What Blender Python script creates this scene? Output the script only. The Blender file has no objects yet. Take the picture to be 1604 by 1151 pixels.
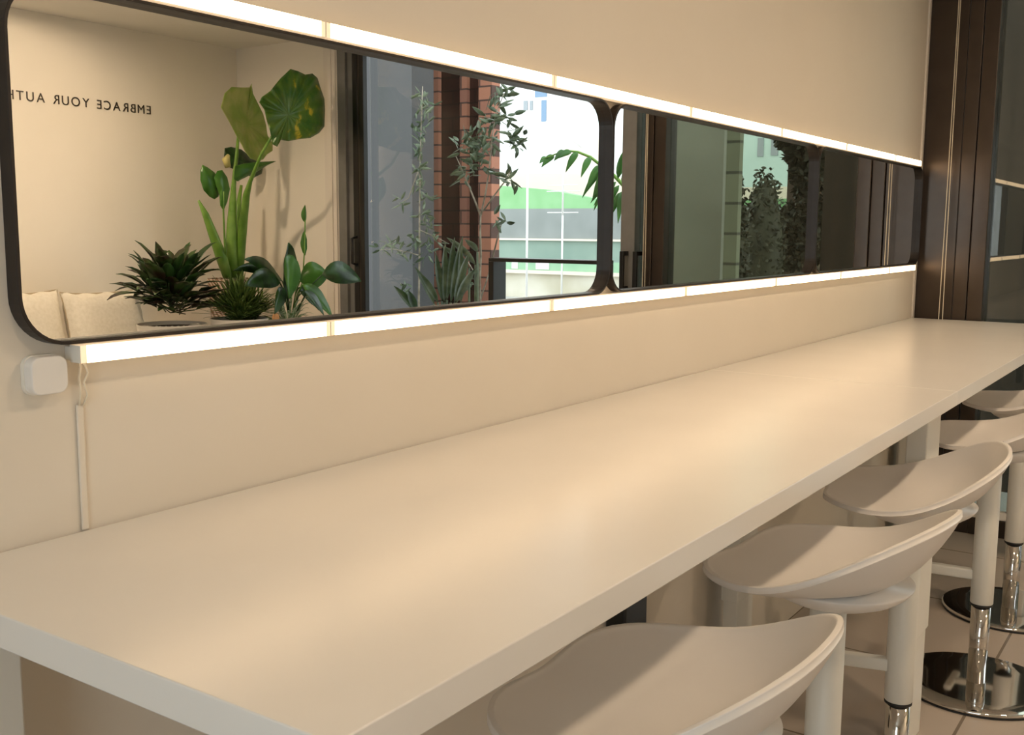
import bpy, math, random
from mathutils import Vector, Matrix
import numpy as np

C = bpy.context.scene
COL = C.collection
random.seed(11)

# ------------------------------------------------------------------ camera
F_PX, CX, CY = 1637.5, 802.0, 575.5
YAW, PITCH, ROLL = math.radians(34.404), math.radians(-7.537), math.radians(.3986)
CAM = Vector((0.0, -1.07, 1.22))
fw = Vector((math.cos(PITCH) * math.cos(YAW), math.cos(PITCH) * math.sin(YAW), math.sin(PITCH)))
r0 = fw.cross(Vector((0, 0, 1))).normalized()
u0 = r0.cross(fw)
RT = math.cos(ROLL) * r0 + math.sin(ROLL) * u0
UP = -math.sin(ROLL) * r0 + math.cos(ROLL) * u0
cd = bpy.data.cameras.new('camera')
cam = bpy.data.objects.new('camera', cd)
COL.objects.link(cam)
M3 = Matrix((RT, UP, -fw)).transposed()
cam.matrix_world = Matrix.Translation(CAM) @ M3.to_4x4()
cd.sensor_width = 36.0
cd.lens = 36.0 * F_PX / 1604.0
cd.clip_start = .02
cd.clip_end = 300
C.camera = cam

# ------------------------------------------------------------------ world and exposure
C.view_settings.view_transform = 'Standard'
C.view_settings.look = 'None'
C.view_settings.gamma = 1
C.view_settings.use_curve_mapping = False
C.view_settings.exposure = 0.06
W = bpy.data.worlds.new('world')
C.world = W
W.use_nodes = True
bg = W.node_tree.nodes['Background']
bg.inputs[0].default_value = (.86, .94, 1.0, 1)      # bright overcast sky
bg.inputs[1].default_value = 3.2
C.cycles.max_bounces = 10
C.cycles.diffuse_bounces = 4
C.cycles.glossy_bounces = 6
C.cycles.transparent_max_bounces = 16
C.cycles.sample_clamp_indirect = 6


def lamp_area(name, loc, direction, sx, sy, power=0, color=(1, 1, 1), portal=False):
    l = bpy.data.lights.new(name, 'AREA')
    l.shape = 'RECTANGLE'; l.size = sx; l.size_y = sy; l.energy = power; l.color = color
    if portal:
        l.cycles.is_portal = True
    o = bpy.data.objects.new(name, l)
    COL.objects.link(o)
    o.location = loc
    o.rotation_euler = Vector(direction).to_track_quat('-Z', 'Y').to_euler()
    return o


# room extents (metres): mirror wall is y=0, window wall x=4.48, alcove wall y=-4.07
XW, YB, XL, ZC = 4.48, -4.07, -1.3, 2.30
LED = (1.0, .69, .40)
LED_POWER = 9.5
# sky portals in the window openings
lamp_area('window_portal', (XW + .12, -2.2, 1.15), (-1, 0, 0), 1.7, 2.3, portal=True)
lamp_area('window_portal', (XW + .12, -.7, 1.15), (-1, 0, 0), .9, 2.3, portal=True)
lamp_area('window_portal', (XL - .10, -1.3, 1.25), (1, 0, 0), 1.3, 1.9, portal=True)


# ------------------------------------------------------------------ materials
def mat(name, col, rough=.5, metal=0.0, spec=.5, emit=None, estr=0.0, coat=0.0):
    m = bpy.data.materials.new(name)
    m.use_nodes = True
    b = m.node_tree.nodes['Principled BSDF']
    b.inputs['Base Color'].default_value = (*col, 1)
    b.inputs['Roughness'].default_value = rough
    b.inputs['Metallic'].default_value = metal
    b.inputs['Specular IOR Level'].default_value = spec
    b.inputs['Coat Weight'].default_value = coat
    if emit:
        b.inputs['Emission Color'].default_value = (*emit, 1)
        b.inputs['Emission Strength'].default_value = estr
    return m


def nd(m, t, **k):
    n = m.node_tree.nodes.new(t)
    for a, v in k.items():
        setattr(n, a, v)
    return n


def mixnoise(m, c1, c2, scale=8, detail=4, lo=.35, hi=.65, bump=0.0, stretch=None):
    """procedural two-tone variation (object coordinates) into base colour, optional bump"""
    nt = m.node_tree
    b = nt.nodes['Principled BSDF']
    tc = nd(m, 'ShaderNodeTexCoord')
    mp = nd(m, 'ShaderNodeMapping')
    if stretch:
        mp.inputs['Scale'].default_value = stretch
    n = nd(m, 'ShaderNodeTexNoise')
    n.inputs['Scale'].default_value = scale
    n.inputs['Detail'].default_value = detail
    r = nd(m, 'ShaderNodeValToRGB')
    r.color_ramp.elements[0].position = lo
    r.color_ramp.elements[0].color = (*c1, 1)
    r.color_ramp.elements[1].position = hi
    r.color_ramp.elements[1].color = (*c2, 1)
    nt.links.new(tc.outputs['Object'], mp.inputs[0])
    nt.links.new(mp.outputs[0], n.inputs['Vector'])
    nt.links.new(n.outputs['Fac'], r.inputs[0])
    nt.links.new(r.outputs[0], b.inputs['Base Color'])
    if bump:
        bp = nd(m, 'ShaderNodeBump')
        bp.inputs['Strength'].default_value = bump
        bp.inputs['Distance'].default_value = .004
        nt.links.new(n.outputs['Fac'], bp.inputs['Height'])
        nt.links.new(bp.outputs[0], b.inputs['Normal'])
    return m


WALL = (.76, .70, .61)
M = {}
M['wall'] = mixnoise(mat('wall_paint', WALL, .7, spec=.25), (.75, .685, .585), (.77, .705, .605), 3)
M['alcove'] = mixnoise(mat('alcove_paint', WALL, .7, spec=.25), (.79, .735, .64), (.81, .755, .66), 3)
M['ceiling'] = mixnoise(mat('ceiling_paint', (.72, .69, .63), .8, spec=.2), (.70, .67, .61), (.73, .70, .64), 3)
M['counter'] = mixnoise(mat('counter_laminate', (.80, .78, .74), .26, spec=.5), (.79, .76, .71), (.81, .78, .73), 5)
M['seat'] = mixnoise(mat('seat_plastic', (.78, .74, .69), .34, spec=.45), (.79, .74, .68), (.81, .76, .70), 6)
M['whitemetal'] = mixnoise(mat('white_powder_coat', (.76, .74, .67), .4), (.75, .73, .66), (.77, .75, .68), 6)
M['chrome'] = mat('chrome', (.72, .70, .67), .06, 1.0)
M['rubber'] = mat('black_rubber', (.015, .014, .013), .6)
M['mirror'] = mat('mirror_silver', (.90, .90, .875), .0, 1.0)
M['blackframe'] = mixnoise(mat('black_frame_metal', (.022, .017, .015), .42, .3), (.02, .015, .013), (.026, .02, .017), 30)
M['led'] = mat('led_diffuser', (.9, .85, .75), .4, emit=LED, estr=LED_POWER)
M['ledend'] = mat('led_end_cap', (.9, .8, .66), .45, emit=LED, estr=.62)
M['ledside'] = mat('led_diffuser_side', (.85, .8, .7), .45, emit=LED, estr=.7)
M['ledtip_glow'] = mat('led_end_added_glow', (.9, .8, .66), .45, emit=LED, estr=7.0)  # end-face emission added to strengthen the strip glow on the window frame
M['ledhouse'] = mat('led_housing', (.82, .78, .7), .45)
M['device'] = mat('device_plastic', (.80, .775, .74), .45)
M['cord'] = mat('cord_cream', (.78, .70, .55), .6)
M['winframe'] = mixnoise(mat('window_frame_bronze', (.055, .04, .03), .28, .6), (.062, .046, .035), (.07, .052, .040), 14)
M['winframe2'] = mixnoise(mat('window_frame_grey', (.13, .125, .12), .45, .2), (.17, .165, .155), (.20, .195, .185), 14)
M['black'] = mat('black_metal', (.012, .011, .010), .35, .2)
M['letters'] = mat('letter_vinyl', (.03, .022, .015), .5)
M['trim'] = mixnoise(mat('trim_paint', (.74, .68, .60), .5), (.73, .67, .59), (.75, .69, .61), 6)
M['fabric'] = mixnoise(mat('cushion_fabric', (.80, .75, .64), .9, spec=.1), (.76, .71, .60), (.83, .78, .68), 60, bump=.35)
M['seam'] = mat('cushion_piping', (.42, .34, .22), .9)
M['bench'] = mixnoise(mat('bench_paint', (.72, .69, .63), .55), (.71, .68, .62), (.74, .71, .65), 5)
M['potwhite'] = mat('pot_white', (.82, .77, .69), .4)
M['stone'] = mat('white_pebble', (.75, .70, .62), .6)
M['soil'] = mixnoise(mat('soil', (.04, .025, .015), .9), (.02, .012, .008), (.07, .04, .025), 40)
M['wood'] = mixnoise(mat('wood_slice', (.55, .26, .08), .6), (.45, .2, .06), (.62, .32, .11), 30)


def brickmat(name, c1, c2, mortar, scale, bw, rh, ms, axis='YZ', rough=.8):
    m = mat(name, c1, rough, spec=.2)
    nt = m.node_tree
    g = nd(m, 'ShaderNodeNewGeometry')
    s = nd(m, 'ShaderNodeSeparateXYZ')
    c = nd(m, 'ShaderNodeCombineXYZ')
    nt.links.new(g.outputs['Position'], s.inputs[0])
    nt.links.new(s.outputs[axis[0]], c.inputs[0])
    nt.links.new(s.outputs[axis[1]], c.inputs[1])
    t = nd(m, 'ShaderNodeTexBrick')
    t.inputs['Color1'].default_value = (*c1, 1)
    t.inputs['Color2'].default_value = (*c2, 1)
    t.inputs['Mortar'].default_value = (*mortar, 1)
    t.inputs['Scale'].default_value = scale
    t.inputs['Brick Width'].default_value = bw
    t.inputs['Row Height'].default_value = rh
    t.inputs['Mortar Size'].default_value = ms
    nt.links.new(c.outputs[0], t.inputs['Vector'])
    nt.links.new(t.outputs[0], nt.nodes['Principled BSDF'].inputs['Base Color'])
    return m


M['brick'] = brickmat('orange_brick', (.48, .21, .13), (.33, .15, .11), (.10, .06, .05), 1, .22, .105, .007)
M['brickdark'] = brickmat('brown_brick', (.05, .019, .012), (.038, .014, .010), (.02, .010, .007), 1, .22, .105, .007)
M['floor'] = brickmat('floor_tile', (.44, .38, .325), (.46, .40, .34), (.20, .165, .13), 1, .6, .6, .004, axis='XY', rough=.16)
M['floor'].node_tree.nodes['Brick Texture'].offset = 0.0
# woven basket
M['weave'] = mat('woven_pot', (.5, .38, .28), .8, spec=.2)
_nt = M['weave'].node_tree
_tc = nd(M['weave'], 'ShaderNodeTexCoord')
_w = nd(M['weave'], 'ShaderNodeTexWave', wave_type='BANDS', bands_direction='DIAGONAL')
_w.inputs['Scale'].default_value = 18
_w.inputs['Distortion'].default_value = 6
_r = nd(M['weave'], 'ShaderNodeValToRGB')
_r.color_ramp.elements[0].color = (.24, .13, .08, 1)
_r.color_ramp.elements[1].color = (.62, .52, .42, 1)
_nt.links.new(_tc.outputs['Object'], _w.inputs[0])
_nt.links.new(_w.outputs['Fac'], _r.inputs[0])
_nt.links.new(_r.outputs[0], _nt.nodes['Principled BSDF'].inputs['Base Color'])


def leafmat(name, c1, c2, c3=None, scale=14, rough=.4, trans=.18, lo=.38, hi=.62):
    m = mat(name, c1, rough, spec=.5)
    nt = m.node_tree
    b = nt.nodes['Principled BSDF']
    tc = nd(m, 'ShaderNodeTexCoord')
    n = nd(m, 'ShaderNodeTexNoise')
    n.inputs['Scale'].default_value = scale
    n.inputs['Detail'].default_value = 5
    r = nd(m, 'ShaderNodeValToRGB')
    r.color_ramp.elements[0].position = lo
    r.color_ramp.elements[0].color = (*c1, 1)
    r.color_ramp.elements[1].position = hi
    r.color_ramp.elements[1].color = (*c2, 1)
    if c3:
        e = r.color_ramp.elements.new(min(hi + .08, .98))
        e.color = (*c3, 1)
    nt.links.new(tc.outputs['Object'], n.inputs['Vector'])
    nt.links.new(n.outputs['Fac'], r.inputs[0])
    nt.links.new(r.outputs[0], b.inputs['Base Color'])
    tr = nd(m, 'ShaderNodeBsdfTranslucent')
    nt.links.new(r.outputs[0], tr.inputs[0])
    mx = nd(m, 'ShaderNodeMixShader')
    mx.inputs[0].default_value = trans
    nt.links.new(b.outputs[0], mx.inputs[1])
    nt.links.new(tr.outputs[0], mx.inputs[2])
    nt.links.new(mx.outputs[0], nt.nodes['Material Output'].inputs[0])
    return m


M['leaf_back'] = leafmat('leaf_yellow_green', (.42, .58, .14), (.60, .66, .24), None, 9, .45, .3, .40, .60)
M['leaf_big'] = leafmat('leaf_blotched', (.05, .15, .015), (.13, .22, .02), (.62, .48, .03), 13, .3, .2, .36, .60)
M['leaf_mid'] = leafmat('leaf_green', (.05, .17, .02), (.09, .24, .03), None, 9, .3, .25)
M['leaf_dark'] = leafmat('leaf_dark_green', (.012, .035, .008), (.03, .085, .018), None, 20, .3, .08)
M['leaf_croton'] = leafmat('leaf_bronze_green', (.028, .014, .008), (.035, .085, .015), None, 14, .35, .08)
M['leaf_fern'] = leafmat('leaf_moss_green', (.05, .11, .015), (.14, .21, .04), None, 22, .6, .1)
M['leaf_olive'] = leafmat('leaf_olive', (.05, .085, .035), (.14, .18, .10), None, 12, .32, .2)
M['leaf_palm'] = leafmat('leaf_palm', (.05, .16, .03), (.10, .28, .06), None, 6, .4, .3)
M['stem_green'] = leafmat('stem_green', (.13, .28, .035), (.20, .36, .06), None, 12, .35, .1)
M['bark'] = mixnoise(mat('bark', (.26, .22, .16), .85), (.16, .13, .09), (.36, .31, .24), 30)


def glassmat(name, tint, refl, k):
    m = bpy.data.materials.new(name)
    m.use_nodes = True
    nt = m.node_tree
    nt.nodes.remove(nt.nodes['Principled BSDF'])
    t = nd(m, 'ShaderNodeBsdfTransparent')
    t.inputs[0].default_value = (*tint, 1)
    g = nd(m, 'ShaderNodeBsdfGlossy')
    g.inputs['Roughness'].default_value = 0
    g.inputs['Color'].default_value = (1, 1, 1, 1)
    lw = nd(m, 'ShaderNodeFresnel')
    lw.inputs[0].default_value = 1.5
    a = nd(m, 'ShaderNodeMath', operation='MULTIPLY_ADD')
    a.inputs[1].default_value = k
    a.inputs[2].default_value = refl
    a.use_clamp = True
    nt.links.new(lw.outputs[0], a.inputs[0])
    mx = nd(m, 'ShaderNodeMixShader')
    nt.links.new(a.outputs[0], mx.inputs[0])
    nt.links.new(t.outputs[0], mx.inputs[1])
    nt.links.new(g.outputs[0], mx.inputs[2])
    nt.links.new(mx.outputs[0], nt.nodes['Material Output'].inputs[0])
    return m


M['glass_clear'] = glassmat('clear_glass', (.98, .99, .98), 0, .15)
M['glass_tint'] = glassmat('tinted_glass', (.66, .68, .61), .01, .6)


# ------------------------------------------------------------------ mesh builder
class MB:
    def __init__(s):
        s.v, s.f = [], []

    def add(s, vs, fs):
        o = len(s.v)
        s.v += [tuple(p) for p in vs]
        s.f += [tuple(i + o for i in f) for f in fs]
        return s

    def box(s, x0, x1, y0, y1, z0, z1):
        vs = [(x, y, z) for x in (x0, x1) for y in (y0, y1) for z in (z0, z1)]
        return s.add(vs, [(0, 1, 3, 2), (4, 6, 7, 5), (0, 4, 5, 1), (2, 3, 7, 6), (0, 2, 6, 4), (1, 5, 7, 3)])

    def tube(s, path, rad, n=10, cap=True):
        path = [Vector(p) for p in path]
        if not isinstance(rad, (list, tuple)):
            rad = [rad] * len(path)
        vs, fs = [], []
        ref = None
        for i, p in enumerate(path):
            t = (path[min(i + 1, len(path) - 1)] - path[max(i - 1, 0)]).normalized()
            if ref is None:
                ref = Vector((0, 0, 1)) if abs(t.z) < .9 else Vector((1, 0, 0))
            a = (ref - t * ref.dot(t)).normalized()
            b = t.cross(a)
            ref = a
            for k in range(n):
                q = 2 * math.pi * k / n
                vs.append(p + (a * math.cos(q) + b * math.sin(q)) * rad[i])
        for i in range(len(path) - 1):
            for k in range(n):
                k2 = (k + 1) % n
                fs.append((i * n + k, i * n + k2, (i + 1) * n + k2, (i + 1) * n + k))
        if cap:
            fs.append(tuple(range(n - 1, -1, -1)))
            fs.append(tuple((len(path) - 1) * n + k for k in range(n)))
        return s.add(vs, fs)

    def lathe(s, prof, n=48, c=(0, 0)):
        """prof: list of (r, z) from bottom centre outwards and up"""
        vs, fs, rows = [], [], []
        for r, z in prof:
            if r < 1e-6:
                rows.append([len(vs)]); vs.append((c[0], c[1], z))
            else:
                rows.append(list(range(len(vs), len(vs) + n)))
                for k in range(n):
                    q = 2 * math.pi * k / n
                    vs.append((c[0] + r * math.cos(q), c[1] + r * math.sin(q), z))
        for a, b in zip(rows, rows[1:]):
            for k in range(n):
                k2 = (k + 1) % n
                if len(a) == 1 and len(b) == 1:
                    continue
                if len(a) == 1:
                    fs.append((a[0], b[k2], b[k]))
                elif len(b) == 1:
                    fs.append((a[k], a[k2], b[0]))
                else:
                    fs.append((a[k], a[k2], b[k2], b[k]))
        return s.add(vs, fs)

    def rings(s, rings, closed_start=False, closed_end=False):
        n = len(rings[0])
        vs = [p for r in rings for p in r]
        fs = []
        for i in range(len(rings) - 1):
            for k in range(n):
                k2 = (k + 1) % n
                fs.append((i * n + k, i * n + k2, (i + 1) * n + k2, (i + 1) * n + k))
        if closed_start:
            fs.append(tuple(range(n - 1, -1, -1)))
        if closed_end:
            fs.append(tuple((len(rings) - 1) * n + k for k in range(n)))
        return s.add(vs, fs)

    def leaf(s, base, tip, width, side=None, droop=0.0, fold=.25, n=8, peak=.45, wav=0.0):
        """lanceolate leaf blade from base to tip, folded along its midrib"""
        base, tip = Vector(base), Vector(tip)
        L = (tip - base).length
        t = (tip - base).normalized()
        if side is None:
            side = t.cross(Vector((0, 0, 1)))
            if side.length < .05:
                side = Vector((1, 0, 0))
        side = (side - t * side.dot(t)).normalized()
        nrm = side.cross(t).normalized()
        vs = []
        for i in range(n + 1):
            u = i / n
            p = base.lerp(tip, u) + Vector((0, 0, 1)) * droop * L * 4 * u * (1 - u)
            e = math.log(.5) / math.log(peak)
            w = width * .5 * max(math.sin(math.pi * u ** e), .03) ** .85
            off = nrm * (fold * w + wav * width * math.sin(u * 17))
            vs += [p - side * w + off, p, p + side * w + off]
        fs = []
        for i in range(n):
            a = i * 3
            fs += [(a, a + 1, a + 4, a + 3), (a + 1, a + 2, a + 5, a + 4)]
        return s.add(vs, fs)

    def build(s, name, m, parent=None, smooth=False, bevel=0.0, label=None, solid=0.0, seg=2):
        off = Vector((0, 0, 0))
        if parent is not None:
            off = Vector(parent['_o']) if '_o' in parent else Vector((0, 0, 0))
        me = bpy.data.meshes.new(name)
        me.from_pydata([tuple(Vector(p) - off) for p in s.v], [], s.f)
        me.validate()
        import bmesh
        b = bmesh.new(); b.from_mesh(me)
        if not solid:
            bmesh.ops.recalc_face_normals(b, faces=b.faces)
        b.to_mesh(me); b.free()
        if smooth:
            for p in me.polygons:
                p.use_smooth = True
        me.materials.append(m)
        o = bpy.data.objects.new(name, me)
        COL.objects.link(o)
        if parent is not None:
            o.parent = parent
            o['_o'] = [0.0, 0.0, 0.0]
            pass
        if solid:
            md = o.modifiers.new('thickness', 'SOLIDIFY'); md.thickness = solid; md.offset = 0
        if bevel:
            md = o.modifiers.new('bevel', 'BEVEL'); md.width = bevel; md.segments = seg; md.limit_method = 'ANGLE'
            for p in me.polygons:
                p.use_smooth = True
            md.harden_normals = False
            wn = o.modifiers.new('wn', 'WEIGHTED_NORMAL')
            wn.keep_sharp = True
        if label:
            o['label'] = label
        # children of this object inherit the same world offset
        o['_o'] = list(off)
        return o


def thing(name, label, cat, loc=(0, 0, 0), group=None, rz=0.0):
    o = bpy.data.objects.new(name, None)
    o.empty_display_size = .05
    COL.objects.link(o)
    o.location = loc
    o.rotation_euler = (0, 0, rz)
    o['label'] = label; o['category'] = cat
    if group:
        o['group'] = group
    o['_o'] = list(loc)
    return o


def tag(o, label, cat, group=None, kind=None):
    o['label'] = label; o['category'] = cat
    if group: o['group'] = group
    if kind: o['kind'] = kind
    return o


def struct(o, label, cat):
    o['kind'] = 'structure'
    o['label'] = label; o['category'] = cat
    return o


def sight(px, py, yv):
    """real place of a point seen in the mirrors: pixel direction of the photo, yv = its
    unfolded depth from the camera plane (metres along y), folded back about the mirror"""
    d = RT * ((px - CX) / F_PX) - UP * ((py - CY) / F_PX) + fw
    p = d * (yv / d.y)
    return Vector((p.x, 1.06 - yv, p.z + CAM.z))


def sightx(px, py, x):
    d = RT * ((px - CX) / F_PX) - UP * ((py - CY) / F_PX) + fw
    return sight(px, py, x * d.y / d.x)


# ================================================================== ROOM SHELL
struct(MB().box(XL - .2, XW + .14, YB - .15, .12, -.1, 0).build('floor', M['floor']),
       'glossy beige tiled floor under the bar stools', 'floor')
struct(MB().box(XL - .2, XW + .14, YB - .15, .12, ZC, ZC + .12).build('ceiling', M['ceiling']),
       'plain cream ceiling of the room', 'ceiling')
struct(MB().box(XL - .2, XW, 0, .12, 0, ZC).build('wall_mirror_side', M['wall']),
       'cream wall that carries the mirrors and the light strips', 'wall')
struct(MB().box(XL - .2, XW + .14, YB - .15, YB, 0, ZC).build('wall_alcove', M['alcove']),
       'cream alcove wall with black lettering seen in the mirror', 'wall')
struct(MB().box(XW, XW + .14, YB, -3.231, 0, ZC).build('wall_right', M['alcove']),
       'short cream wall between the alcove and the dark window frame', 'wall')
m = MB()
m.box(XL - .2, XL, YB, -1.95, 0, ZC).box(XL - .2, XL, -.65, 0, 0, ZC)
m.box(XL - .2, XL, -1.95, -.65, 0, .25).box(XL - .2, XL, -1.95, -.65, 2.2, ZC)
struct(m.build('wall_left', M['wall']), 'cream wall behind the camera with a window opening', 'wall')
struct(MB().box(XW - .012, XW, -3.325, -3.235, 0, ZC).box(XW - .02, XW - .012, -3.30, -3.262, 0, ZC)
       .build('trim_1', M['trim']), 'pale vertical moulding beside the dark window frame', 'trim')
struct(MB().box(4.452, XW, -.008, 0, 0, ZC).build('trim_2', M['trim'], bevel=.002),
       'pale corner bead at the far end of the mirror wall', 'trim')

# ---- window wall ------------------------------------------------------------
GZ = 2.2


def bx(*a):
    return MB().box(*a)


w1 = bx(XW, XW + .10, -3.028, -1.38, 0, .07).box(XW, XW + .10, -3.028, -1.38, GZ, ZC) \
    .build('window_1', M['winframe'], bevel=.002)
struct(w1, 'tall clear window onto the street with brown metal frame', 'window')
bx(XW + .05, XW + .058, -3.028, -1.38, .07, GZ).build('pane', M['glass_clear'], w1)
s_ = bx(XW, XW + .05, -3.231, -3.17, 0, ZC).box(XW + .02, XW + .05, -3.17, -3.125, 0, ZC).build('jamb', M['winframe2'], w1, bevel=.002)
bx(XW + .01, XW + .05, -3.125, -3.085, 0, ZC).build('stile', M['black'], w1, bevel=.003)
bx(XW + .012, XW + .05, -3.085, -3.062, 0, ZC).build('groove_strip', M['winframe'], w1, bevel=.002)
bx(XW - .005, XW + .03, -3.062, -3.028, 0, ZC).build('stile', M['black'], w1, bevel=.003)
# pull handle on the left jamb
h = MB()
h.tube([(XW + .012, -3.105, 1.01), (XW - .028, -3.105, 1.02), (XW - .028, -3.105, 1.16), (XW + .012, -3.105, 1.17)], .009, 8)
h.build('handle', M['black'], w1, smooth=True)
# centre post between the two windows
post = bx(XW, XW + .12, -1.38, -1.304, 0, ZC).build('window_2', M['winframe2'], bevel=.003)
struct(post, 'brown metal post between two windows with narrow glass slot', 'window')
bx(XW + .05, XW + .056, -1.304, -1.255, 0, ZC).build('pane', M['glass_tint'], post)
bx(XW - .01, XW + .12, -1.255, -1.21, 0, ZC).build('mullion', M['winframe'], post, bevel=.002)
bx(XW, XW + .12, -1.21, -1.152, 0, ZC).build('mullion', M['winframe'], post, bevel=.002)
for yy in (-1.345, -1.275):
    h = MB()
    h.box(XW - .052, XW - .036, yy - .011, yy + .011, .93, 1.12)
    h.box(XW - .04, XW + .004 + (.02 if yy > -1.3 else 0), yy - .011, yy + .011, 1.098, 1.12)
    h.box(XW - .04, XW + .004 + (.02 if yy > -1.3 else 0), yy - .011, yy + .011, .93, .952)
    h.build('pull_handle', M['black'], post, bevel=.003)
# second window, next to the counter
w2 = bx(XW, XW + .10, -1.152, -.264, 0, .07).box(XW, XW + .10, -1.152, -.264, GZ, ZC) \
    .build('window_3', M['winframe'], bevel=.002)
struct(w2, 'tall tinted window beyond the far end of the counter', 'window')
bx(XW + .05, XW + .058, -1.152, -.264, .07, GZ).build('pane', M['glass_tint'], w2)
bx(XW, XW + .12, -.264, -.206, 0, ZC).build('mullion', M['winframe'], w2, bevel=.004)
bx(XW + .004, XW + .12, -.204, -.150, 0, ZC).build('mullion', M['winframe'], w2, bevel=.004)
bx(XW + .012, XW + .12, -.149, 0, 0, ZC).build('side_panel', M['winframe'], w2, bevel=.003)
# window behind the camera
w4 = MB()
for a in (-1.95, -.71):
    w4.box(XL - .12, XL - .04, a, a + .06, .25, 2.2)
w4.box(XL - .12, XL - .04, -1.89, -.71, .25, .31).box(XL - .12, XL - .04, -1.89, -.71, 2.14, 2.2)
w4 = struct(w4.build('window_4', M['winframe']), 'window behind the camera that lets daylight in', 'window')
bx(XL - .09, XL - .085, -1.89, -.71, .31, 2.14).build('pane', M['glass_clear'], w4)


def cord(yc, label, spread, zb):
    m_ = MB()
    pts = []
    for k in range(13):
        u = k / 12
        pts.append((XW - .035, yc - .003 - spread * u ** 2, ZC - (ZC - zb) * u))
    pts.append((XW - .035, yc + .0, zb - .02))
    for k in range(12, -1, -1):
        u = k / 12
        pts.append((XW - .035, yc + .003 + spread * (u ** 2), ZC - (ZC - zb) * u))
    m_.tube(pts, .0017, 6)
    return tag(m_.build('blind_cord', M['cord'], smooth=True), label, 'blind cord')


cord(-.118, 'cream blind cord loop hanging by the far end of the counter', .006, .62)
cord(-1.232, 'cream blind cord loop hanging on the post between the windows', .006, .55)

# ================================================================== COUNTER
CT, CB = .872, .839
ct = thing('bar_counter', 'long white bar counter running along the mirror wall to the window', 'counter', (2.45, -.296, 0))
bx(.487, 2.440, -.592, -.003, CB, CT).build('worktop', M['counter'], ct, bevel=.0018)
bx(2.4415, 4.445, -.592, -.003, CB, CT).build('worktop', M['counter'], ct, bevel=.0018)
LEGX = [(.492, .556), (2.466, 2.592), (4.2, 4.32)]
for (a, b) in LEGX:
    l = bx(a, b, -.530, -.483, .267, CB).build('leg', M['whitemetal'], ct, bevel=.004)
    bx(a + .008, b - .008, -.526, -.487, .0, .267).build('lower_tube', M['whitemetal'], l, bevel=.003)
    l = bx(a, b, -.090, -.043, .267, CB).build('leg', M['whitemetal'], ct, bevel=.004)
    bx(a + .008, b - .008, -.086, -.047, .0, .267).build('lower_tube', M['whitemetal'], l, bevel=.003)
pb = bx(1.93, 2.035, -.05, -.0, .30, .80).build('power_box', M['black'], bevel=.006)
tag(pb, 'narrow black box on the wall under the counter', 'box')

# ================================================================== BAR STOOLS
A_ = [.1992, .0012, -.0177, .0065, -.0065]
B_ = [.7269, .0558, .0183, -.0007, -.0059]
NR = 72


def rim(q):
    r = sum(A_[k] * math.cos(k * q) for k in range(5))
    z = sum(B_[k] * math.cos(k * q) for k in range(5))
    return r, z


def seat_ring(t, inner=True, th=.009):
    out = []
    zc = .672
    for k in range(NR):
        q = 2 * math.pi * k / NR
        r, z = rim(q)
        if inner:
            rr = r * t
            zz = zc + (z - zc) * t ** 3.0
        else:
            rr = (r + .001) * t
            zz = zc - th + (z - zc + th * .1) * t ** 3.4 - .004 * (1 - t)
        out.append((rr * math.sin(q), -rr * math.cos(q), zz))
    return out


def make_stool():
    root = thing('bar_stool', '', 'bar stool', (0, 0, 0), 'white swivel bar stools along the counter')
    m_ = MB()
    ins = [1.0, .992, .955, .92, .87, .81, .74, .66, .57, .46, .34, .2, .08]
    rings = [seat_ring(t, False) for t in reversed(ins)]
    top = []
    for (x, y, z), (a, b, c) in zip(seat_ring(1.0), seat_ring(.985)):
        top.append((x, y, z + .001))
    rings += [[(x, y, z) for x, y, z in seat_ring(1.0, False)]]
    rings += [top]
    rings.insert(len(rings) - 1, [(x, y, z - .0012) for x, y, z in top])
    for sc in (.995, .970, .964):
        rings += [[(x * sc, y * sc, z + .0012) for x, y, z in seat_ring(1.0)]]
    rings += [[(x * .962, y * .962, z) for x, y, z in seat_ring(t)] for t in ins[1:]]
    m_.rings(rings, True, True)
    m_.build('seat', M['seat'], root, smooth=True)
    # moulded mounting dish under the seat
    d = MB()
    rr = []
    for s_, z in ((.118, .668), (.117, .664), (.110, .655), (.097, .645), (.080, .637), (.060, .631), (.034, .628)):
        ring = []
        for k in range(NR):
            q = 2 * math.pi * k / NR
            ring.append((s_ * 1.02 * math.sin(q), -s_ * 1.0 * math.cos(q) - .012 * (s_ / .112), z))
        rr.append(ring)
    d.rings(rr, True, True)
    d.build('seat_mount', M['seat'], root, smooth=True)
    cv = MB().lathe([(0, .236), (.0275, .236), (.0288, .238), (.0288, .63), (0, .63)], 40).build('column_cover', M['whitemetal'], root, smooth=True)
    MB().lathe([(.0245, .230), (.0282, .230), (.0282, .2362), (.0245, .2362)], 40).build('collar', M['rubber'], cv, smooth=True)
    MB().lathe([(0, .012), (.0245, .012), (.0245, .24), (0, .24)], 40).build('gas_lift', M['chrome'], root, smooth=True)
    f = MB()
    f.box(-.0125, .0125, .02, .158, .298, .326)
    fo = f.build('footrest', M['whitemetal'], root, bevel=.005)
    g = MB().box(-.105, .105, .150, .176, .298, .326)
    g.build('foot_bar', M['whitemetal'], fo, bevel=.008)
    MB().lathe([(0, .004), (.196, .004), (.2025, .006), (.2042, .010), (.2030, .0135), (.199, .015), (.15, .0165), (.03, .018), (0, .018)], 96) \
        .build('base_disc', M['chrome'], root, smooth=True)
    MB().lathe([(0, 0), (.2015, 0), (.2025, .002), (.2015, .005), (0, .005)], 96).build('base_gasket', M['rubber'], root, smooth=True)
    return root


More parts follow.
